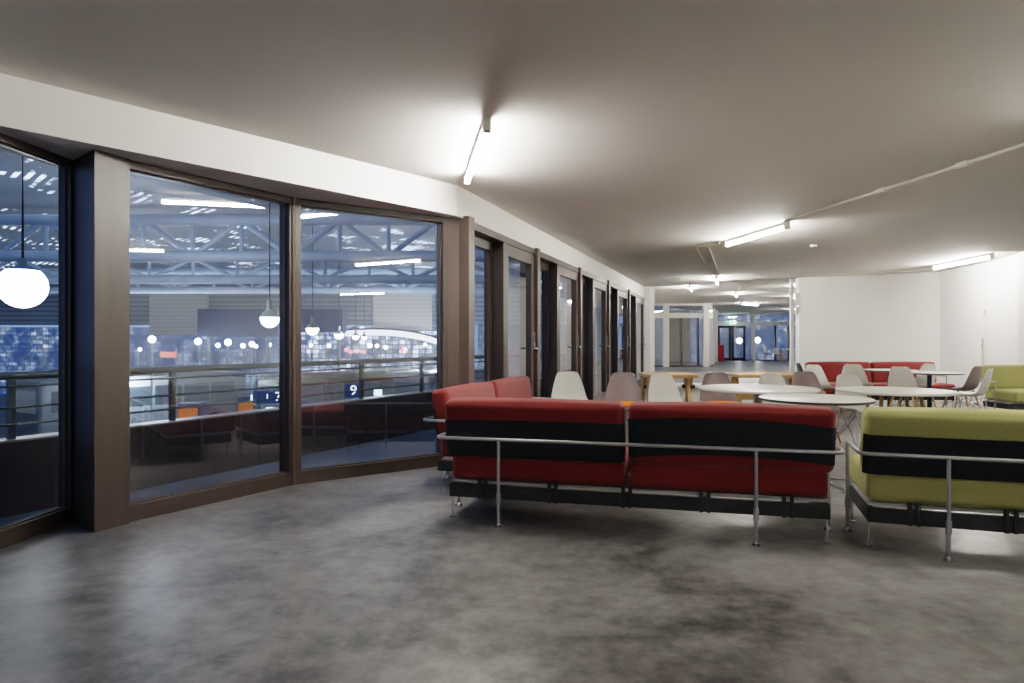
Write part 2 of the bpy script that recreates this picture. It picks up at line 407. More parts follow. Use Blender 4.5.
for i in range(5):
    a, b = tb[i], tb[i+1]; W = b-a
    wpost = .1
    jt = a + wpost + (W-wpost)*.43
    window(C0, uC, a+.04 if i else a, jt, -.13, .06, 2.335, .05, .08, 'bronze_dark', 'recessed narrow window beside the %s glazed door from the big window' % ordn[i], .09, .1)
    def jamb(bm, jt=jt):
        fb(bm, C0, uC, jt, jt+.07, -.24, .0, .06, 2.335)
    struct('trim_%d' % (7+2*i), jamb, 'bronze_dark', 'dark jamb before the %s glazed door from the big window' % ordn[i], 'trim')
    def post(bm, b=b):
        fb(bm, C0, uC, b-.03, b+.09, -.2, .045, 0, 2.425)
    if i < 4: struct('trim_%d' % (8+2*i), post, 'bronze_light', 'brown post after the %s glazed door from the big window' % ordn[i], 'trim')
    DN[0] += 1
    d0, d1 = jt+.075, b-.035
    def leaf(bm, d0=d0, d1=d1):
        w = .12
        fb(bm, C0, uC, d0, d0+w*.7, -.07, 0, .07, 2.33); fb(bm, C0, uC, d1-w, d1, -.07, 0, .07, 2.33)
        fb(bm, C0, uC, d0+w*.7, d1-w, -.07, 0, .07, .2); fb(bm, C0, uC, d0+w*.7, d1-w, -.07, 0, 2.2, 2.33)
    d = struct('door_%d' % DN[0], leaf, 'bronze_light', '%s brown-framed glazed door leaf from the big window' % ordn[i], 'door')
    def dg(bm, d0=d0, d1=d1):
        p, q = wallpt(C0, uC, d0+.07, -.035), wallpt(C0, uC, d1-.1, -.035)
        quad(bm, [(*p, .19), (*q, .19), (*q, 2.21), (*p, 2.21)])
    obj('glass_pane', dg, 'door_glass', d)
    def dh(bm, d1=d1):
        p = wallpt(C0, uC, d1-.055, .012); q = wallpt(C0, uC, d1-.055, .06); r = wallpt(C0, uC, d1-.17, .06)
        fb(bm, C0, uC, d1-.08, d1-.03, 0, .012, .98, 1.18)
        tube(bm, bend([(*p, 1.11), (*q, 1.11), (*r, 1.11)], .02), .011, 8)
        fb(bm, C0, uC, d1-.02, d1, .0, .02, 1.1, 1.32)
    obj('door_handle', dh, 'chrome', d, True)

# ---- far hall glazing
def glazed(p0, p1, cols, zbar, ztop, label, extra):
    u, L = unit(p0, p1); WN[0] += 1
    def f(bm):
        for t, w in cols: fb(bm, p0, u, t-w/2, t+w/2, -.1, .1, 0, ztop)
        fb(bm, p0, u, 0, L, -.06, .06, zbar, zbar+.24); fb(bm, p0, u, 0, L, -.06, .06, ztop-.1, ztop)
    w = struct('window_%d' % WN[0], f, 'wall_white', label, 'window')
    def g(bm):
        a, b = wallpt(p0, u, .0, -.02), wallpt(p0, u, L, -.02)
        quad(bm, [(*a, 0.02), (*b, .02), (*b, ztop), (*a, ztop)])
    obj('glass_pane', g, 'pane_glass', w)
    def m(bm):
        for t in extra: fb(bm, p0, u, t-.035, t+.035, -.08, .08, 0, zbar)
        fb(bm, p0, u, 0, L, -.03, .03, 0, .06)
    obj('mullion', m, 'bronze_dark', w)
    return w
glazed((6.6, 31.4), (9.55, 31.4), [(.72, .27), (2.63, .28)], 2.32, 3.0, 'white-posted glazed screen at the left of the far hall', [1.45, 2.25])
glazed((12.6, 41.4), (18.2, 41.4), [(.1, .25), (2.5, .25)], 2.2, 3.0, 'white-posted glazed end wall of the far hall', [3.9, 4.75])
window((9.55, 31.5), unit((9.55, 31.5), (12.6, 41.3))[0], .2, 10, 0, 0, 3.0, .2, .1, 'wall_white', 'white-framed side glazing between the two far glazed screens', .1, .5, beads=False)
DN[0] += 1
for k, (x0, x1, lb) in enumerate(((12.85, 13.68, 'left dark-framed glass door leaf at the far end of the hall'), (13.72, 14.58, 'right dark-framed glass door leaf at the far end of the hall'))):
    def f(bm, x0=x0, x1=x1):
        for a, b in ((x0, x0+.13), (x1-.13, x1)): box(bm, ((a+b)/2, 41.25, 1.09), (b-a, .08, 2.16))
        box(bm, ((x0+x1)/2, 41.25, 2.11), (x1-x0, .08, .14)); box(bm, ((x0+x1)/2, 41.25, .1), (x1-x0, .08, .18))
    d = struct('door_%d' % (DN[0]+k), f, 'bronze_dark', lb, 'door')
    obj('glass_pane', lambda bm, x0=x0, x1=x1: quad(bm, [(x0+.1, 41.25, .15), (x1-.1, 41.25, .15), (x1-.1, 41.25, 2.06), (x0+.1, 41.25, 2.06)]), 'pane_glass', d)
for k, (x, y, r, lb) in enumerate(((10.75, 35.4, .13, 'round white column in the far hall nearer the left screen'), (11.9, 38.6, .13, 'round white column in the far hall nearer the glass doors'))):
    struct('column' if k == 0 else 'column.001', lambda bm, x=x, y=y, r=r: lathe(bm, [(r, 0), (r, 3.0)], (x, y, 0), 20), 'wall_white', lb, 'column', True)

# ------------------------------------------------------------------ ceiling lights, trunking, detectors
def strip_light(a, b, z, label, group=None):
    mx, my = (a[0]+b[0])/2, (a[1]+b[1])/2
    rz = math.atan2(b[1]-a[1], b[0]-a[0]); L = math.dist(a, b)
    t = thing('strip_light', label, 'light', (mx, my, z-.002), rz, group or 'fluorescent strip lights')
    obj('housing', lambda bm: (box(bm, (0, 0, -.022), (L*.96, .045, .044), bev=.004)), 'plastic_white', t, key=None)
    def caps(s):
        return lambda bm: box(bm, (s*(L/2+.01), 0, -.05), (.07, .055, .1), bev=.008)
    obj('end_cap', caps(-1), 'plastic_white', t); obj('end_cap', caps(1), 'plastic_white', t)
    obj('tube', lambda bm: tube(bm, [(-L/2+.02, 0, -.078), (L/2-.02, 0, -.078)], .019, 12), 'tube_light', t, True)
    return t
strip_light((-.40, 5.88), (-.17, 4.42), CEIL, 'lit strip light on the ceiling nearest the big windows')
strip_light((3.17, 9.75), (3.43, 8.25), CEIL, 'lit strip light on the trunking above the middle of the lounge')
strip_light((8.21, 12.84), (8.1, 11.15), CEIL, 'lit strip light close to the right wall above the green sofa')
strip_light((3.92, 4.1), (4.22, 2.6), CEIL, 'lit strip light mirrored in the window, on the trunking out of frame')
strip_light((11.0, 6.8), (10.9, 8.4), CEIL, 'added strip light at the right, unseen beyond the far green sofa')  # out-of-frame lamp added to brighten the right wall and green sofas
strip_light((10.8, -.3), (10.8, -1.8), CEIL, 'lit strip light at the far right behind the view')
strip_light((1.2, -3.2), (1.45, -4.7), CEIL, 'added unseen strip light on the ceiling behind the view')  # unseen lamp added to light the front of the lounge
strip_light((4.63, 14.95), (5.05, 16.25), CEIL, 'lit strip light seen end-on just before the opening')
strip_light((5.64, 21.0), (6.1, 22.4), 3.0, 'lit strip light seen end-on, leftmost in the far hall')
strip_light((8.1, 23.9), (8.6, 25.3), 3.0, 'lit strip light in the middle of the far hall ceiling')
strip_light((10.5, 30.2), (11.6, 31.2), 3.0, 'lit strip light near the far glass doors')
strip_light((10.9, 25.2), (11.2, 26.2), 3.0, 'added strip light hidden behind the right jamb, second one')  # concealed lamp added to brighten the far hall ceiling and floor
strip_light((15.35, 36.0), (15.65, 36.9), 3.0, 'added strip light hidden behind the right jamb, farthest one')  # another concealed lamp added to brighten the end of the far hall
strip_light((8.95, 20.6), (9.35, 21.6), 3.0, 'added strip light just behind the opening, hidden by the right jamb')  # extra lamp added out of sight for light near the opening
def conduit(pts, label, joints=()):
    t = thing('ceiling_trunking', label, 'trunking', (0, 0, 0))
    obj('rail', lambda bm: tube(bm, bend(pts, .06), .018, 10), 'grey_trunking', t, True)
    for p, q in joints:
        p, q = Vector(p), Vector(q)
        obj('coupling', lambda bm, p=p, q=q: tube(bm, [p, q], .03, 12), 'plastic_white', t, True)
z = CEIL-.022
dT = Vector((-.152, .988, 0))
pA = Vector((4.42, 1.2, z)); 
def onT(y): return pA + dT*((y-1.2)/.988)
jn = [(onT(y)-dT*.06, onT(y)+dT*.06) for y in (4.55, 5.49, 6.45)]
conduit([tuple(onT(4.3)), tuple(onT(8.1))], 'pale trunking rail running along the ceiling to the middle strip light', jn)
conduit([(3.12, 9.95, z), (2.86, 10.3, z), (4.52, 14.9, z)], 'pale ceiling conduit bending toward the opening, left of the pair')
conduit([(3.1, 9.85, z), (3.03, 10.2, z), (4.66, 14.85, z)], 'pale ceiling conduit bending toward the opening, right of the pair')
conduit([(8.3, 12.95, z), (8.23, 13.6, z), (6.9, 14.9, z)], 'thin ceiling conduit leaving the strip light by the right wall')
conduit([(5.9, 18.7, 2.97), (7.4, 21.4, 2.97), (8.05, 23.8, 2.97)], 'pale conduit on the far hall ceiling')
def detector(x, y, zc, label, s=1):
    o = obj('smoke_detector', lambda bm: lathe(bm, [(0, 0), (.055*s, 0), (.055*s, -.018), (.04*s, -.04), (0, -.045)], (0, 0, 0), 24), 'plastic_white', None, True)
    o.location = (x, y, zc); tag(o, label, 'detector')
detector(4.68, 10.25, CEIL, 'round white smoke detector on the ceiling right of the trunking')
detector(5.55, 14.6, CEIL, 'round white smoke detector on the ceiling just before the opening')
# switch box on the jamb, slim pole in the niche
t = thing('wall_switch', 'white switch box and bracket on the right jamb of the opening', 'switch', (6.69, 15.5, 2.1))
obj('box', lambda bm: box(bm, (0, 0, .1), (.09, .05, .28), bev=.008), 'plastic_white', t)
obj('bracket', lambda bm: (box(bm, (.1, -.01, -.12), (.3, .03, .03)), box(bm, (-.0, -.02, -.2), (.07, .05, .12))), 'grey_trunking', t)
t = thing('wall_gauge', 'slim pale gauge strip hanging on the narrow wall by the green sofa', 'gauge', (8.945, 12.55, 1.0))
obj('strip', lambda bm: box(bm, (0, 0, .0), (.014, .03, .52), bev=.004), 'shell_beige', t)
obj('marker', lambda bm: box(bm, (-.012, 0, .1), (.012, .02, .12), bev=.003), 'leg_wood', t)
o = obj('wall_hook', lambda bm: box(bm, (0, 0, 0), (.02, .05, .1), bev=.006), 'grey_trunking'); o.location = (8.945, 12.5, 1.75)
tag(o, 'small grey hook plate high on the narrow white wall', 'hook')

# ------------------------------------------------------------------ sofas
def sofa(loc, rz, L, fabric, label, slings, key):
    """local x along the sofa, y forward from the rail behind the backs, z up"""
    t = thing('sofa', label, 'sofa', (*loc, 0), rz)
    W = L/2 - .012
    def rail(bm):
        tube(bm, bend([(-.03, .46, .565), (-.03, 0, .565), (L+.03, 0, .565), (L+.03, .46, .565)], .07, 8), .0115, 12)
    obj('rail', rail, 'steel_grey', t, True, key=('rail', L))
    for x, y in ((.40, 0), (L-.45, 0), (-.03, .46), (L+.03, .46)):
        lg = obj('leg', lambda bm, x=x, y=y: (tube(bm, [(x, y, .012), (x, y, .562)], .0110, 12), tube(bm, [(x, y, .15), (x, y, .22)], .016, 12)), 'steel_grey', t, True)
        obj('foot', lambda bm, x=x, y=y: lathe(bm, [(.0, 0), (.028, 0), (.028, .008), (.016, .016), (.014, .03)], (x, y, 0), 16), 'chrome', lg, True)
    def frame(bm):
        box(bm, (L/2, .13, .195), (L-.05, .035, .085), bev=.004)
        box(bm, (L/2, .74, .195), (L-.05, .035, .085), bev=.004)
        for x in (.0425, L-.0425): box(bm, (x, .435, .195), (.035, .58, .085), bev=.004)
    obj('frame', frame, 'black_steel', t, key=('frame', L))
    obj('tray', lambda bm: box(bm, (L/2, .435, .251), (L-.06, .56, .02), bev=.004), 'grey_plate', t, key=('tray', L))
    for k in range(5):
        x = .26 + (L-.52)*k/4
        obj('bracket', lambda bm, x=x: (box(bm, (x-.022, .112, .215), (.022, .02, .13), bev=.003), box(bm, (x+.022, .112, .215), (.022, .02, .13), bev=.003), box(bm, (x, .118, .23), (.07, .012, .03))), 'black_steel', t)
    for x in (.035, L-.035):
        for y in (.15, .72):
            obj('foot', lambda bm, x=x, y=y: (tube(bm, [(x, y, .0), (x, y, .155)], .009, 10), lathe(bm, [(0, 0), (.02, 0), (.02, .008), (0, .01)], (x, y, 0), 12)), 'chrome', t, True)
    for m in range(2):
        cx = W/2 + m*(L-W)
        obj('seat_cushion', lambda bm, cx=cx: cushion(bm, (cx + (.012 if m == 0 else -.012), .475, .352), (W-.03, .68, .175), .042, 0, (.0, .008, .014)), fabric, t, True, key=('seat', L, m))
        tilt = math.radians(9)
        zc, yc = .62, .155
        th, ht = .15, .385
        b = obj('backrest', lambda bm, cx=cx: cushion(bm, (cx, yc, zc), (W, th, ht), .042, tilt, (.0, .012, .012)), fabric, t, True, key=('back', L, m))
        # black cover wrapped over the rear of the back
        top, bot = slings[m]
        def cover(bm, cx=cx, top=top, bot=bot):
            M = Matrix.Translation((cx, yc, zc)) @ Matrix.Rotation(tilt, 4, 'X')
            hx, hy, hz, r, e = W/2, th/2, ht/2, .042, .0035
            xs = []
            for k in range(7):
                a = PI/2*(1-k/6)*.8
                xs.append((-(hx-r) - (r+e)*math.sin(a), -(hy-r) - (r+e)*math.cos(a)))
            nn = 30
            mid = [(-(hx-r) + 2*(hx-r)*k/nn, -hy-e) for k in range(1, nn)]
            row = xs + mid + [(-x, y) for x, y in xs[::-1]]
            g = []
            for x, y in row:
                u = x/hx; z1 = min(top(u), .999)*hz; z0 = bot(u)*hz
                col = []
                for k in range(15):
                    zz = z0+(z1-z0)*k/14
                    uz = zz/hz
                    yy = y - .012*max(0, 1-u*u)*(1-uz*uz)
                    if abs(zz) > hz-r:
                        dz = abs(zz)-(hz-r); yy += (r+e)-math.sqrt(max(0, (r+e)**2-dz*dz))
                    col.append(bm.verts.new(M @ Vector((x, yy, zz))))
                g.append(col)
            for a, c in zip(g, g[1:]):
                for k in range(14): bm.faces.new((a[k], c[k], c[k+1], a[k+1]))
        obj('back_cover', cover, 'black_fabric', b, True, label='black fabric cover across the rear of the backrest')
    return t
flat = (lambda u: .27-.02*u*u, lambda u: -.93)
lens = (lambda u: .68-.17*(u+.15)**2, lambda u: -.52-.22*u*u)
lensL = (lambda u: .42-.06*(u-.2)**2, lambda u: -.95)
R14 = math.radians(-14.4); R24 = math.radians(-18.5)
sofa((-.475, 4.365), R14, 2.42, 'red_fabric', 'red sofa seen from behind with black rear covers, nearest the view', [lensL, lens], 'rf')
sofa((2.005, 3.73), R24, 2.38, 'green_fabric', 'lime green sofa seen from behind, at the right beside the red sofa', [(lambda u: .30, lambda u: -.94), (lambda u: .30, lambda u: -.94)], 'gf')
# left red sofa along the glazed doors, facing the room
aC = math.atan2(.943, .333)
uS = (.333, .943)
L2 = 2.2
endp = (-.80+.08, 5.37)
far = (endp[0]+uS[0]*L2, endp[1]+uS[1]*L2)
sofa(far, aC+PI, L2, 'red_fabric', 'red sofa standing along the glazed doors at the left', [flat, flat], 'rl')
sofa((7.93, 12.55), PI, 2.4, 'red_fabric', 'red sofa facing the view by the back wall', [flat, flat], 'rb')
sofa((7.62+2.38, 10.83), PI, 2.38, 'green_fabric', 'lime green sofa facing the view against the right wall', [flat, flat], 'gb')

# ------------------------------------------------------------------ chairs
def shell_mesh(bm):
    # moulded side-chair shell: seat front edge -> seat -> bend -> back top
    prof = [(.235, .425), (.215, .447), (.17, .452), (.10, .443), (.02, .435), (-.06, .433), (-.125, .445), (-.165, .475), (-.19, .52), (-.208, .57), (-.222, .63), (-.236, .69), (-.248, .745), (-.256, .785), (-.260, .81), (-.262, .826)]
    wid = [.165, .195, .212, .222, .228, .230, .228, .223, .216, .206, .192, .174, .156, .141, .124, .085]
    n = 14; rows = []
    for i, ((y, z), w) in enumerate(zip(prof, wid)):
        f = i/(len(prof)-1)
        a, b = prof[max(0, i-1)], prof[min(len(prof)-1, i+1)]
        ty, tz = b[0]-a[0], b[1]-a[1]; l = math.hypot(ty, tz)
        ny, nz = tz/l, -ty/l           # towards the sitter
        if nz < 0 and f < .3: ny, nz = -ny, -nz
        lift = .05*math.sin(min(1, f/.45)*PI/2)*(1 if f < .55 else max(.45, 1-(f-.55)*1.1))
        if f < .12: lift *= .5
        row = []
        for k in range(n+1):
            s = -1+2*k/n
            c = lift*abs(s)**2.4
            row.append(bm.verts.new((w*s, y+ny*c, z+nz*c)))
        rows.append(row)
    for a, b in zip(rows, rows[1:]):
        for k in range(n): bm.faces.new((a[k], a[k+1], b[k+1], b[k]))
    bmesh.ops.recalc_face_normals(bm, faces=bm.faces)
    bmesh.ops.solidify(bm, geom=bm.faces[:], thickness=.007)
def chair(x, y, face, shell, legs, label, pad=False, group='moulded shell chairs'):
    """face: compass angle the sitter looks to, 0 = +Y (away from the view), 180 = toward the view"""
    t = thing('shell_chair', label, 'chair', (x, y, 0), math.radians(face), group)
    s = obj('shell', shell_mesh, shell, t, True, key='shell')
    if pad:
        def pd(bm):
            lathe(bm, [(0, .004), (.16, .004), (.185, .016), (.185, .04), (.165, .056), (0, .062)], (0, .04, .44), 28)
        obj('seat_pad', pd, 'orange_pad', t, True, key='pad', label='orange round seat pad')
    if legs == 'wood':
        for sx in (-1, 1):
            for sy in (-1, 1):
                obj('leg', lambda bm, sx=sx, sy=sy: tube(bm, [(sx*.225, sy*.215, 0), (sx*.13, sy*.125, .40)], .011, 12, r2=.016), 'leg_wood', t, True, key=('wleg', sx, sy))
        def br(bm):
            for sx in (-1, 1):
                tube(bm, [(sx*.18, .175, .19), (sx*.12, -.115, .415)], .004, 6); tube(bm, [(sx*.18, -.175, .19), (sx*.12, .115, .415)], .004, 6)
            for sy in (-1, 1):
                tube(bm, [(.18, sy*.175, .19), (-.12, sy*.115, .415)], .004, 6); tube(bm, [(-.18, sy*.175, .19), (.12, sy*.115, .415)], .004, 6)
            for sx in (-1, 1):
                for sy in (-1, 1): tube(bm, [(sx*.125, sy*.12, .395), (sx*.12, sy*.11, .435)], .014, 8)
            tube(bm, [(-.13, -.12, .41), (.13, -.12, .41)], .006, 6); tube(bm, [(-.13, .12, .41), (.13, .12, .41)], .006, 6)
        obj('wire_brace', br, 'black_wire', t, True, key='wbrace')
    else:
        for sx in (-1, 1):
            for sy in (-1, 1):
                obj('leg', lambda bm, sx=sx, sy=sy: tube(bm, [(sx*.215, sy*.21, 0), (sx*.15, sy*.13, .435)], .0065, 8), 'chrome', t, True, key=('cleg', sx, sy))
        def br(bm):
            for sx in (-1, 1):
                tube(bm, [(sx*.205, .195, .06), (sx*.14, -.12, .425)], .0045, 6); tube(bm, [(sx*.205, -.195, .06), (sx*.14, .12, .425)], .0045, 6)
            for sy in (-1, 1):
                tube(bm, [(.2, sy*.195, .08), (0, sy*.12, .425)], .0045, 6); tube(bm, [(-.2, sy*.195, .08), (0, sy*.12, .425)], .0045, 6)
                tube(bm, [(-.15, sy*.13, .425), (.15, sy*.13, .425)], .0055, 6)
        obj('wire_brace', br, 'chrome', t, True, key='cbrace')
    return t
chair(.71, 7.93, 186, 'shell_white', 'wire', 'white shell chair behind the red sofa, leftmost of the row')
chair(1.30, 7.70, 172, 'shell_mauve', 'wood', 'mauve shell chair with orange pad above the gap of the red sofa', True)
chair(1.80, 7.46, 196, 'shell_white', 'wood', 'white shell chair beside the left oak table')
chair(2.45, 7.72, 178, 'shell_mauve', 'wood', 'mauve shell chair with orange pad behind the left end of the white round table', True)
chair(3.04, 7.46, 186, 'shell_white', 'wood', 'white shell chair behind the thick column of the white round table')
chair(3.65, 8.0, 182, 'shell_mauve', 'wood', 'mauve shell chair with orange pad behind the dark-edged round table', True)
chair(3.85, 7.27, 190, 'shell_white', 'wire', 'white shell chair on wire legs between the two sofas seen from behind')
chair(5.96, 9.95, -55, 'shell_beige', 'wood', 'beige shell chair with wooden legs left of the far black-legged table')
chair(6.78, 11.05, 100, 'shell_white', 'wood', 'white shell chair seen edge-on behind the far black-legged table')
chair(7.0, 10.28, 30, 'shell_mauve', 'wood', 'mauve shell chair turned to the far black-legged table')
chair(6.40, 9.22, 42, 'shell_white', 'wire', 'white shell chair on thin metal legs nearest the far green sofa')
chair(5.76, 11.03, -42, 'shell_beige', 'wood', 'beige shell chair in front of the left half of the far red sofa')
chair(5.06, 10.75, -62, 'shell_white', 'wood', 'white shell chair at the left end of the far red sofa')
chair(5.2, 11.42, -100, 'shell_dark', 'wood', 'dark green shell chair seen edge-on beside the opening')

# ------------------------------------------------------------------ tables
def disc_table(x, y, r, label, edge, col, colr, base, h=.73, top='laminate_white'):
    t = thing('round_table', label, 'table', (x, y, 0))
    tp = obj('tabletop', lambda bm: lathe(bm, [(0, h), (r-.006, h), (r-.001, h-.003), (r-.001, h-.006)], n=64), top, t, True)
    obj('edge_band', lambda bm: lathe(bm, [(r-.004, h-.004), (r, h-.006), (r-.002, h-.02), (r-.012, h-.026), (0, h-.026)], n=64), edge, tp, True)
    if base == 'dowel':
        for k in range(4):
            a = k*PI/2 + .6
            obj('leg', lambda bm, a=a: tube(bm, [(.34*math.cos(a), .34*math.sin(a), 0), (.24*math.cos(a), .24*math.sin(a), h-.045)], .012, 12, r2=.018), 'leg_wood', t, True)
        obj('mount', lambda bm: lathe(bm, [(0, h-.03), (.27, h-.03), (.27, h-.045), (0, h-.045)], n=32), 'black_wire', t, True)
        return
    obj('column', lambda bm: (tube(bm, [(0, 0, .03), (0, 0, h-.03)], colr, 20), lathe(bm, [(0, h-.028), (.13, h-.028), (.13, h-.036), (colr, h-.05)], n=24)), col, t, True)
    if base == 'star':
        for k in range(4):
            a = k*PI/2 + .25
            obj('foot', lambda bm, a=a: (tube(bm, [(.02*math.cos(a), .02*math.sin(a), .07), (.33*math.cos(a), .33*math.sin(a), .028)], .02, 10, r2=.013), tube(bm, [(.325*math.cos(a), .325*math.sin(a), 0), (.325*math.cos(a), .325*math.sin(a), .03)], .016, 10)), 'chrome', t, True)
    else:
        obj('base', lambda bm: lathe(bm, [(0, 0), (.27, 0), (.27, .008), (.25, .016), (colr, .03), (0, .03)], n=40), base, t, True)
disc_table(2.51, 6.74, .585, 'white round table on a thick mauve-grey column behind the red sofa', 'laminate_white', 'column_grey', .042, 'column_grey')
disc_table(2.54, 5.53, .445, 'white round table with dark edge on a chrome star foot, just behind the red sofa', 'edge_dark', 'table_dark', .03, 'star')
disc_table(3.72, 6.42, .52, 'white round table on wooden legs behind the left end of the green sofa', 'laminate_white', 'black_wire', .03, 'dowel')
disc_table(6.42, 10.15, .455, 'far round table with black leg and dark rim near the white chairs', 'edge_dark', 'table_dark', .032, 'table_dark')
disc_table(6.3, 11.02, .42, 'far round table with dark leg in front of the red sofa by the back wall', 'edge_dark', 'table_dark', .03, 'table_dark')
def oak_table(x0, x1, y0, y1, label):
    t = thing('oak_table', label, 'table', ((x0+x1)/2, (y0+y1)/2, 0))
    w, d = x1-x0, y1-y0
    obj('tabletop', lambda bm: box(bm, (0, 0, .715), (w, d, .045), bev=.006), 'oak', t)
    for s in (-1, 1):
        lg = obj('leg', lambda bm, s=s: [prism_x(bm, s*(w/2-.07), .05, [(-.34, 0), (-.24, 0), (.08*1.0, .69), (-.05, .69)]), prism_x(bm, s*(w/2-.07)+.055*s, .05, [(.34, 0), (.24, 0), (-.08, .69), (.05, .69)])], 'oak', t)
        obj('bolt', lambda bm, s=s: tube(bm, [(s*(w/2-.07)-.06, 0, .55), (s*(w/2-.07)+.12, 0, .55)], .03, 14), 'black_steel', lg, True)
    obj('stretcher', lambda bm: box(bm, (0, 0, .4), (w-.3, .04, .09), bev=.004), 'oak', t)
def prism_x(bm, x, th, poly):
    lo = [bm.verts.new((x-th/2, y, z)) for y, z in poly]; hi = [bm.verts.new((x+th/2, y, z)) for y, z in poly]
    n = len(poly); bm.faces.new(lo[::-1]); bm.faces.new(hi)
    for i in range(n): bm.faces.new((lo[i], lo[(i+1) % n], hi[(i+1) % n], hi[i]))
oak_table(1.90, 2.60, 9.2, 9.95, 'oak plank table by the glazed doors, left of the pair')
oak_table(3.17, 4.08, 9.2, 9.95, 'oak plank table in front of the opening, right of the pair')
t = thing('bench', 'low white bench behind the oak tables', 'bench', (3.3, 10.75, 0))
obj('seat', lambda bm: box(bm, (0, 0, .49), (1.7, .4, .05), bev=.008), 'laminate_white', t)
for s in (-1, 1): obj('leg', lambda bm, s=s: box(bm, (s*.7, 0, .2325), (.06, .36, .465), bev=.005), 'shell_white', t)
obj('apron', lambda bm: box(bm, (0, -.1, .27), (1.34, .03, .39), bev=.003), 'shell_white', t)

# ------------------------------------------------------------------ far hall objects
t = thing('exit_sign', 'small pale green lit exit sign above the far glass doors', 'sign', (13.75, 41.05, 2.3))
obj('box', lambda bm: box(bm, (0, 0, .1), (.36, .06, .19), bev=.006), 'exit_light', t)
def runner(bm):
    y = -.034
    def q(*p): quad(bm, [(a, y, b) for a, b in p])
    q((-.13, .02), (-.03, .02), (-.03, .18), (-.13, .18))
    q((.04, .09), (.11, .09), (.11, .115), (.04, .115)); q((.11, .06), (.16, .1), (.16, .105), (.11, .145))
obj('pictogram', runner, 'exit_green', t)
o = obj('fire_cabinet', lambda bm: (box(bm, (0, 0, .5), (.38, .3, 1.0), bev=.02), box(bm, (0, -.16, .55), (.28, .02, .75), bev=.01)), 'red_enamel'); o.location = (12.72, 40.3, 0)
tag(o, 'red cabinet beside the far glass doors', 'cabinet')
t = thing('far_table', 'pale wooden table at the right end of the far hall', 'table', (16.4, 38.9, 0))
obj('tabletop', lambda bm: box(bm, (0, 0, .74), (1.1, .7, .05), bev=.006), 'laminate_white', t)
for sx in (-1, 1):
    for sy in (-1, 1): obj('leg', lambda bm, sx=sx, sy=sy: box(bm, (sx*.48, sy*.28, .3575), (.08, .08, .715)), 'oak', t)
chair(15.1, 39.2, -80, 'shell_white', 'wood', 'tiny white shell chair in the far hall, left of two by the pale table', group='shell chairs in the far hall')
chair(15.45, 38.3, -60, 'shell_white', 'wood', 'tiny white shell chair in the far hall, right of two by the pale table', group='shell chairs in the far hall')
def outside_wall(bm):
    box(bm, (9.1, 36.6, 1.45), (1.5, .3, 2.95)); 
o = obj('brick_pier', outside_wall, 'brick_brown'); tag(o, 'brown brick pier outside the left far glazing', 'pier')
o = obj('brick_house', lambda bm: box(bm, (8.7, 42, 2.5), (1.6, .4, 6)), 'pale_building'); tag(o, 'grey facade seen through the left far glazing', 'building')
for x, y, zz, lb in ((15.5, 45, 1.25, 'globe standing in for a lamp reflection in the far glass doors, left of the white post'), (16.75, 45, 1.3, 'globe standing in for a lamp reflection in the far glazing, right of the white post')):
    t = thing('reflected_lamp', lb, 'lamp', (x, y, -.1))  # glowing globes stand in for globe lamps mirrored in the far glazing
    obj('pole', lambda bm: tube(bm, [(0, 0, 0), (0, 0, zz)], .03, 8), 'globe_cap', t, True)
    obj('globe', lambda bm: bmesh.ops.create_uvsphere(bm, u_segments=16, v_segments=10, radius=.2, matrix=Matrix.Translation((0, 0, zz+.1))), 'globe_lit', t, True)

# ------------------------------------------------------------------ outside: balcony
R0, uR = (-2.26, 7.07), (.465, .885)
def bal(bm):
    prism(bm, [(-9, -6.5), (-3.55, -6.5), (-3.25, 4.6), (-2.6, 4.64), (-1.9, 5.75), (-.75, 6.65), (-.7, 6.75), (3.4, 18.2), (3.2, 18.3), wallpt(R0, uR, 12, 0), wallpt(R0, uR, -14, 0)], -.2, -.03)
struct('floor_balcony', bal, 'balcony_floor', 'pale grey balcony floor outside the windows', 'floor')
def par(bm): fb(bm, R0, uR, -14, 11.5, -.14, .0, -.2, .49)
struct('wall_balcony', par, 'parapet_brown', 'low dark brown balcony parapet outside the windows', 'wall')
t = thing('balcony_railing', 'metal balcony railing with glass panels on the dark parapet', 'railing', (0, 0, 0))
obj('coping', lambda bm: fb(bm, R0, uR, -14, 11.5, -.16, .015, .49, .505), 'metal_strip', t)
def rl(z_, r, n=10, o_=-.07): return lambda bm: tube(bm, [(*wallpt(R0, uR, -14, o_), z_), (*wallpt(R0, uR, 11.5, o_), z_)], r, n)
obj('handrail', rl(.955, .03), 'rail_paint', t, True)
for z_ in (.88, .73, .61): obj('rail', rl(z_, .009, 8, -.03), 'rail_paint', t, True)
k = -13.95
posts = []
while k < 11.5: posts.append(k); k += 1.25
for k in posts:
    obj('post', lambda bm, k=k: fb(bm, R0, uR, k-.022, k+.022, -.09, -.05, .5, .955), 'rail_paint', t)
for a, b in zip(posts, posts[1:]):
    obj('glass_panel', lambda bm, a=a, b=b: quad(bm, [(*wallpt(R0, uR, a+.06, -.11), .52), (*wallpt(R0, uR, b-.06, -.11), .52), (*wallpt(R0, uR, b-.06, -.11), 1.11), (*wallpt(R0, uR, a+.06, -.11), 1.11)]), 'rail_glass', t)

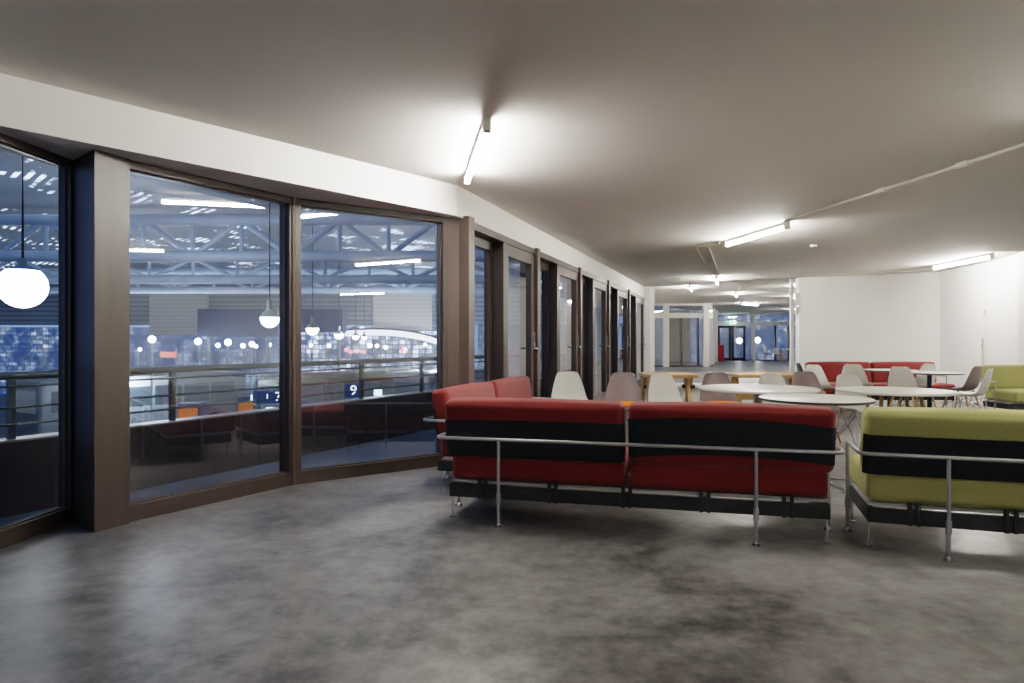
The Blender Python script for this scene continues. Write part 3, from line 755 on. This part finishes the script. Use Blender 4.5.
# ------------------------------------------------------------------ outside: station hall
GZ = -3.6
struct('ground', lambda bm: box(bm, (-16, 40, GZ-.1), (90, 120, .2)), 'asphalt', 'dark asphalt street below the balcony', 'ground')
RZ = 5.7
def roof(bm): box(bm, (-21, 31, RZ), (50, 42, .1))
struct('roof_hall', roof, 'hall_roof', 'dark sheet roof of the station hall with painted-in lamp reflections', 'roof')
def truss(y, zb, zt, x0, x1, step, r, label):
    t = thing('roof_truss', label, 'truss', (0, y, 0), group=None)
    obj('chord', lambda bm: tube(bm, [(x0, 0, zt), (x1, 0, zt)], r*1.25, 10), 'truss_paint', t, True)
    obj('chord', lambda bm: tube(bm, [(x0, 0, zb), (x1, 0, zb)], r*1.25, 10), 'truss_paint', t, True)
    x = x0; i = 0
    while x < x1-.01:
        e = min(x+step, x1)
        if i % 2 == 0: pts = [(x, 0, zb), (e, 0, zt)]
        else: pts = [(x, 0, zt), (e, 0, zb)]
        obj('strut', lambda bm, pts=pts: tube(bm, pts, r*.6, 8), 'truss_paint', t, True)
        obj('strut', lambda bm, x=x: tube(bm, [(x, 0, zb), (x, 0, zt)], r*.5, 8), 'truss_paint', t, True)
        x = e; i += 1
    for x in (x0+.4, x1-.4):
        obj('hanger', lambda bm, x=x: tube(bm, [(x, 0, zt), (x, 0, RZ-.04)], r*.6, 8), 'truss_paint', t, True)
truss(15.5, 3.2, 4.05, -19, .0, 1.15, .11, 'nearest blue-grey lattice truss under the station roof')
truss(24, 3.45, 4.25, -26, 1.0, 1.6, .13, 'second blue-grey lattice truss under the station roof')
truss(33, 3.75, 4.7, -32, 2.0, 1.9, .14, 'third blue-grey lattice truss under the station roof')
def wallhall(bm): box(bm, (-21, 50, 4.1), (50, .4, 3.3))
struct('wall_hall', wallhall, 'hall_wall', 'corrugated blue-grey end wall high in the station hall', 'wall')
def bx(name, c, s, mat, label, cat='building'):
    o = obj(name, lambda bm: box(bm, (0, 0, 0), s), mat); o.location = c; return tag(o, label, cat)
struct('trim_30', lambda bm: box(bm, (-25.0, 49.6, 3.2), (4.3, .38, 3.0)), 'pale_cladding', 'pale clad panel on the hall end wall behind the left big window', 'trim')
struct('trim_31', lambda bm: box(bm, (-8.2, 49.6, 3.4), (4.4, .38, 2.7)), 'pale_cladding', 'pale clad panel on the hall end wall behind the right big window', 'trim')
def kiosk_block(x, y, z0, z1, w, label):
    t = thing('elevated_cabin', label, 'cabin', (x, y, GZ))
    obj('body', lambda bm: box(bm, (0, 0, (z0+z1)/2-GZ), (w, 1, z1-z0)), 'dark_building', t)
    for sx in (-1, 1): obj('post', lambda bm, sx=sx: tube(bm, [(sx*w*.4, 0, 0), (sx*w*.4, 0, z0-GZ)], .12, 8), 'globe_cap', t, True)
kiosk_block(-17.0, 41, 1.5, 3.2, 4.6, 'dark blue raised cabin behind the hanging globe lamp')
kiosk_block(-11.6, 39, 1.75, 3.1, 3.4, 'dark blue raised cabin seen through the right big window')
bx('shop_building', (-41, 62, -.6), (38, 4, 6.2), 'windows_blue', 'distant building with blue lit panes at the left')
bx('shop_building', (-12.5, 64, -.4), (17, 4, 6.0), 'windows_white', 'distant building with white lit panes in the middle')
bx('shop_building', (3.5, 60, -.6), (13, 4, 6.6), 'windows_mixed', 'distant building with mixed lit panes at the right')
bx('shop_building', (-50, 40, 0), (6, 40, 8), 'windows_mixed', 'dim building at the far left of the street')
# buildings seen beyond the far hall glazing
bx('office_block', (19.5, 70, 5), (22, 4, 18), 'windows_mixed', 'blue dusk office block beyond the far glazed doors')
# pendant globes along the hall
def pendant(x, y, z_, r, label):
    t = thing('globe_lamp', label, 'lamp', (x, y, z_), group='hanging globe lamps')
    def half(bm): lathe(bm, [(r*math.cos(a), r*math.sin(a)) for a in [(-PI/2+.0001)+(PI/2+.12)*k/10 for k in range(11)]], n=28)
    obj('globe', half, 'globe_lit', t, True)
    obj('cap', lambda bm: lathe(bm, [(r*.99, r*.12), (r*.9, r*.42), (r*.6, r*.75), (r*.3, r*.92), (r*.3, r*1.9), (0, r*1.9)], n=24), 'globe_cap', t, True)
    obj('cord', lambda bm: tube(bm, [(0, 0, r*1.8), (0, 0, RZ-z_-.05)], .014, 6), 'black_wire', t, True)
pendant(-4.72, 6.35, 1.72, .25, 'largest hanging globe lamp, outside the far left window') if False else None
t = thing('globe_lamp', 'largest glowing globe lamp, on a bracket outside the far left window', 'lamp', (-4.93, 6.65, 1.755), group='hanging globe lamps')
R_ = .218
obj('globe', lambda bm: lathe(bm, [(R_*math.cos(a), R_*math.sin(a)) for a in [(-PI/2+.0001)+(PI/2+.85)*k/10 for k in range(11)]], n=32), 'globe_lit', t, True)
obj('cap', lambda bm: lathe(bm, [(R_*.68, R_*.74), (R_*.5, R_*.88), (R_*.2, R_*.98), (R_*.2, R_*1.3), (0, R_*1.3)], n=24), 'globe_cap', t, True)
obj('cord', lambda bm: tube(bm, [(0, 0, R_*1.25), (0, 0, 2.2), (-3.6, 4.5, 3.9)], .014, 6), 'black_wire', t, True)
for x, y, lb in ((-5.25, 14.3, 'hanging globe lamp in the left big window near the corner mullion'), (-6.35, 21.0, 'hanging globe lamp at the left edge of the right big window'), (-7.6, 29.0, 'small hanging globe lamp third in the receding row'), (-9.0, 38, 'small hanging globe lamp fourth in the receding row'), (-10.3, 46, 'small hanging globe lamp last in the receding row')):
    pendant(x, y, {14.3: 1.70, 21.0: 1.6, 29.0: 1.5, 38: 1.5, 46: 1.5}[y], .2, lb)
# street lamps
k = 0
for px, d, zz, r in ((152, 30, 1.3, .16), (198, 40, 1.2, .2), (218, 44, .95, .15), (228, 40, 1.15, .2), (243, 46, .9, .16), (252, 36, 1.05, .15), (256, 48, .85, .13), (269, 44, .98, .15), (370, 50, .9, .17), (377, 54, .85, .15), (386, 50, .75, .15), (311, 52, .9, .14), (329, 55, .85, .16), (425, 52, .95, .14), (140, 50, .6, .13)):
    words = ['bright round street lamp alone near the wide pillar', 'round street lamp above the pale sign post', 'small street lamp left of the pair in the left big window', 'large round street lamp of the pair in the left big window', 'small low street lamp in the middle of the lamp row', 'round street lamp right of the middle of the lamp row', 'smallest street lamp low in the lamp row', 'street lamp nearest the corner mullion', 'street lamp right of the receding globes', 'faint street lamp between two globes', 'low street lamp above the white canopy end', 'street lamp close to the left edge of the right big window', 'street lamp above the blue lit panes', 'street lamp near the right edge of the right big window', 'faint low street lamp next to the wide pillar'][k]; k += 1
    t = thing('street_lamp', words, 'lamp', ((px-512)/660*d, d, GZ), group='street lamps below the station roof')
    hh = zz-GZ
    obj('pole', lambda bm: tube(bm, [(0, 0, 0), (0, 0, hh)], .05, 8), 'globe_cap', t, True)
    obj('globe', lambda bm: bmesh.ops.create_uvsphere(bm, u_segments=14, v_segments=8, radius=r, matrix=Matrix.Translation((0, 0, hh))), 'street_lit', t, True)
# bright curved canopy
t = thing('lit_canopy', 'bright curved lit canopy at the right of the right big window', 'canopy', (0, 0, 0))
cp = []
for k in range(17):
    u = k/16; px = 345+95*u; py = 330.5 - 1.5*math.sin(u*PI) + 9*u**3
    cp.append(((px-512)/660*48, 48, EYE+(341.5-py)/660*48))
obj('light_band', lambda bm: [quad(bm, [a, b, (b[0], b[1], b[2]-.42), (a[0], a[1], a[2]-.42)]) for a, b in zip(cp, cp[1:])], 'sign_white', t)
obj('edge', lambda bm: tube(bm, [(p[0], p[1]-.03, p[2]+.05) for p in cp], .07, 8), 'dark_building', t, True)
for k in (1, 6, 11, 15): obj('post', lambda bm, p=cp[k]: tube(bm, [(p[0], p[1]+.1, GZ), (p[0], p[1]+.1, p[2])], .07, 8), 'globe_cap', t, True)
# platform signs
def sign(x, y, zz, w, h, text, label, screens=False):
    t = thing('platform_sign', label, 'sign', (x, y, GZ), math.radians(8))
    hh = zz-GZ
    obj('post', lambda bm: (tube(bm, [(w*.42, .06, 0), (w*.42, .06, hh+h/2)], .035, 8), tube(bm, [(-w*.42, .06, 0), (-w*.42, .06, hh+h/2)], .035, 8)), 'globe_cap', t, True)
    p = obj('panel', lambda bm: box(bm, (0, 0, hh), (w, .08, h), bev=.01), 'sign_blue', t)
    cu = bpy.data.curves.new('numeral', 'FONT'); cu.body = text; cu.size = h*1.05; cu.align_x = 'CENTER'; cu.align_y = 'CENTER'; cu.extrude = .004
    tmp = bpy.data.objects.new('numeral_curve', cu); me = bpy.data.meshes.new_from_object(tmp); bpy.data.objects.remove(tmp); bpy.data.curves.remove(cu)
    o = bpy.data.objects.new('numeral', me); C.objects.link(o); o.parent = t; me.materials.clear(); me.materials.append(MATS['sign_white'])
    o.location = (w*.22 if screens else 0, -.047, hh); o.rotation_euler = (PI/2, 0, 0)
    if screens:
        obj('divider', lambda bm: box(bm, (-w*.08, -.043, hh), (.03, .01, h*.5)), 'sign_white', t)
sign(-9.15, 25, -.9, 1.3, .46, '7', 'dark blue platform sign with a white 7 below the globe lamp', True)
sign(-6.0, 25, -.66, .62, .5, '9', 'dark blue platform sign with a white 9 in the right big window')
for x, zz, w, h, lb in ((-9.95, -1.0, .34, .26, 'small bright departure screen left of the 7 sign, upper one'), (-9.25, -1.42, .55, .12, 'small bright departure screen left of the 7 sign, lower one'), (-5.2, -.78, .3, .22, 'small bright departure screen right of the 9 sign')):
    t = thing('departure_screen', lb, 'screen', (x, 25.6, GZ))
    obj('post', lambda bm: tube(bm, [(0, .05, 0), (0, .05, zz-GZ)], .03, 8), 'globe_cap', t, True)
    s = obj('display', lambda bm: box(bm, (0, 0, zz-GZ), (w, .06, h), bev=.006), 'screen_cyan', t)
t = thing('red_notice', 'small red notice board on a post in the left big window', 'sign', (-10.4, 20, GZ))
obj('post', lambda bm: tube(bm, [(.22, .05, 0), (.22, .05, 4.6)], .025, 8), 'globe_cap', t, True)
obj('panel', lambda bm: box(bm, (0, 0, 4.4), (.5, .04, .17), bev=.01), 'sign_red', t)
for px, py, lb in ((346, 350, 'red signal lamp, leftmost of the red cluster'), (351, 352, 'red signal lamp, second of the red cluster'), (358, 351, 'red signal lamp, third of the red cluster'), (364, 352, 'red signal lamp, last of the red cluster'), (404, 350, 'single larger red signal lamp near the right window edge')):
    d = 44; t = thing('signal_lamp', lb, 'lamp', ((px-512)/660*d, d, GZ), group='red signal lamps')
    zz = EYE-(py-341.5)/660*d - GZ
    obj('pole', lambda bm: tube(bm, [(0, 0, 0), (0, 0, zz)], .04, 8), 'globe_cap', t, True)
    obj('lens', lambda bm: bmesh.ops.create_uvsphere(bm, u_segments=12, v_segments=8, radius=.22 if px == 404 else .13, matrix=Matrix.Translation((0, 0, zz))), 'red_lit', t, True)
# buses
def bus(x, y, rz, mat, label, L=10.5):
    t = thing('bus', label, 'bus', (x, y, GZ), rz)
    obj('body', lambda bm: box(bm, (0, 0, 1.75), (L, 2.5, 2.7), bev=.22, seg=4), mat, t, True)
    def win(s): return lambda bm: [box(bm, (-L/2+1.2+i*1.55, s*1.255, 2.1), (1.4, .02, .95), bev=.005) for i in range(6)]
    obj('window_band', win(-1), 'bus_window', t); obj('window_band', win(1), 'bus_window', t)
    obj('windscreen', lambda bm: box(bm, (L/2+.005, 0, 2.0), (.03, 2.1, 1.3), bev=.01), 'bus_window', t)
    obj('windscreen', lambda bm: box(bm, (-L/2-.005, 0, 2.1), (.03, 2.0, 1.0), bev=.01), 'bus_window', t)
    for sx in (-.3, .3):
        for s in (-1, 1):
            obj('wheel', lambda bm, sx=sx, s=s: tube(bm, [(sx*L, s*1.0, .48), (sx*L, s*1.27, .48)], .48, 20), 'rubber', t, True)
    obj('destination_display', lambda bm: box(bm, (L/2+.01, 0, 2.85), (.04, 1.5, .28), bev=.01), 'warm_lit', t)
bus(-9.2, 37, math.radians(62), 'bus_green', 'dull green bus parked behind the 9 sign')
bus(-19.0, 34, math.radians(58), 'bus_white', 'grey bus parked behind the railing in the left big window')
bus(-3.2, 40, math.radians(64), 'bus_white', 'white bus parked at the right of the right big window')
for x, y, w, h, zz, lb in ((-11.2, 24, .7, .36, -1.42, 'orange lit kiosk front, left one near the 7 sign'), (-10.3, 27, .6, .45, -1.5, 'orange lit kiosk front, right one near the 7 sign')):
    t = thing('kiosk', lb, 'kiosk', (x-.6, y, GZ))
    obj('body', lambda bm: box(bm, (0, .4, (zz-GZ+h)/2), (w*1.2, .7, zz-GZ+h)), 'dark_building', t)
    obj('lit_front', lambda bm: box(bm, (0, .03, zz-GZ), (w, .04, h)), 'warm_lit', t)

# ------------------------------------------------------------------ light, sky, camera
def pt(loc, e, col, r=.4):  # unseen point light added to brighten the station hall
    l = bpy.data.lights.new('hall_fill', 'POINT'); l.energy = e; l.color = col; l.shadow_soft_size = r
    o = bpy.data.objects.new('hall_fill', l); C.objects.link(o); o.location = loc
pt((-12, 19, 1.6), 330, (.8, .88, 1)); pt((-7, 13, 2.3), 90, (.8, .88, 1)); pt((-6, 29, 1.4), 550, (.75, .86, 1)); pt((-18, 32, -.6), 700, (.75, .86, 1)); pt((-5, 43, .5), 800, (.75, .85, 1)); pt((-14, 27, -.5), 350, (.8, .88, 1))
w = bpy.data.worlds.new('dusk'); S.world = w; w.use_nodes = True
nt = w.node_tree; bg = nt.nodes['Background']
tc = nt.nodes.new('ShaderNodeTexCoord'); sx = nt.nodes.new('ShaderNodeSeparateXYZ'); cr = nt.nodes.new('ShaderNodeValToRGB')
nt.links.new(tc.outputs['Generated'], sx.inputs[0]); nt.links.new(sx.outputs['Z'], cr.inputs['Fac'])
cr.color_ramp.elements[0].position = 0; cr.color_ramp.elements[0].color = (.16, .25, .45, 1)
cr.color_ramp.elements[1].position = .6; cr.color_ramp.elements[1].color = (.06, .13, .34, 1)
nt.links.new(cr.outputs['Color'], bg.inputs['Color']); bg.inputs['Strength'].default_value = 1.0

cam = bpy.data.cameras.new('camera'); co = bpy.data.objects.new('camera', cam); C.objects.link(co)
co.location = (0, 0, EYE); co.rotation_euler = (PI/2, 0, 0)
cam.sensor_width = 36; cam.lens = 660/1024*36; cam.clip_end = 400; cam.clip_start = .05
S.camera = co
S.view_settings.view_transform = 'Filmic'; S.view_settings.look = 'Medium High Contrast'; S.view_settings.exposure = 1.1
S.cycles.use_denoising = True
S.cycles.max_bounces = 10; S.cycles.diffuse_bounces = 5; S.cycles.glossy_bounces = 5; S.cycles.transparent_max_bounces = 16
S.cycles.sample_clamp_indirect = 6
S.cycles.caustics_reflective = False; S.cycles.caustics_refractive = False
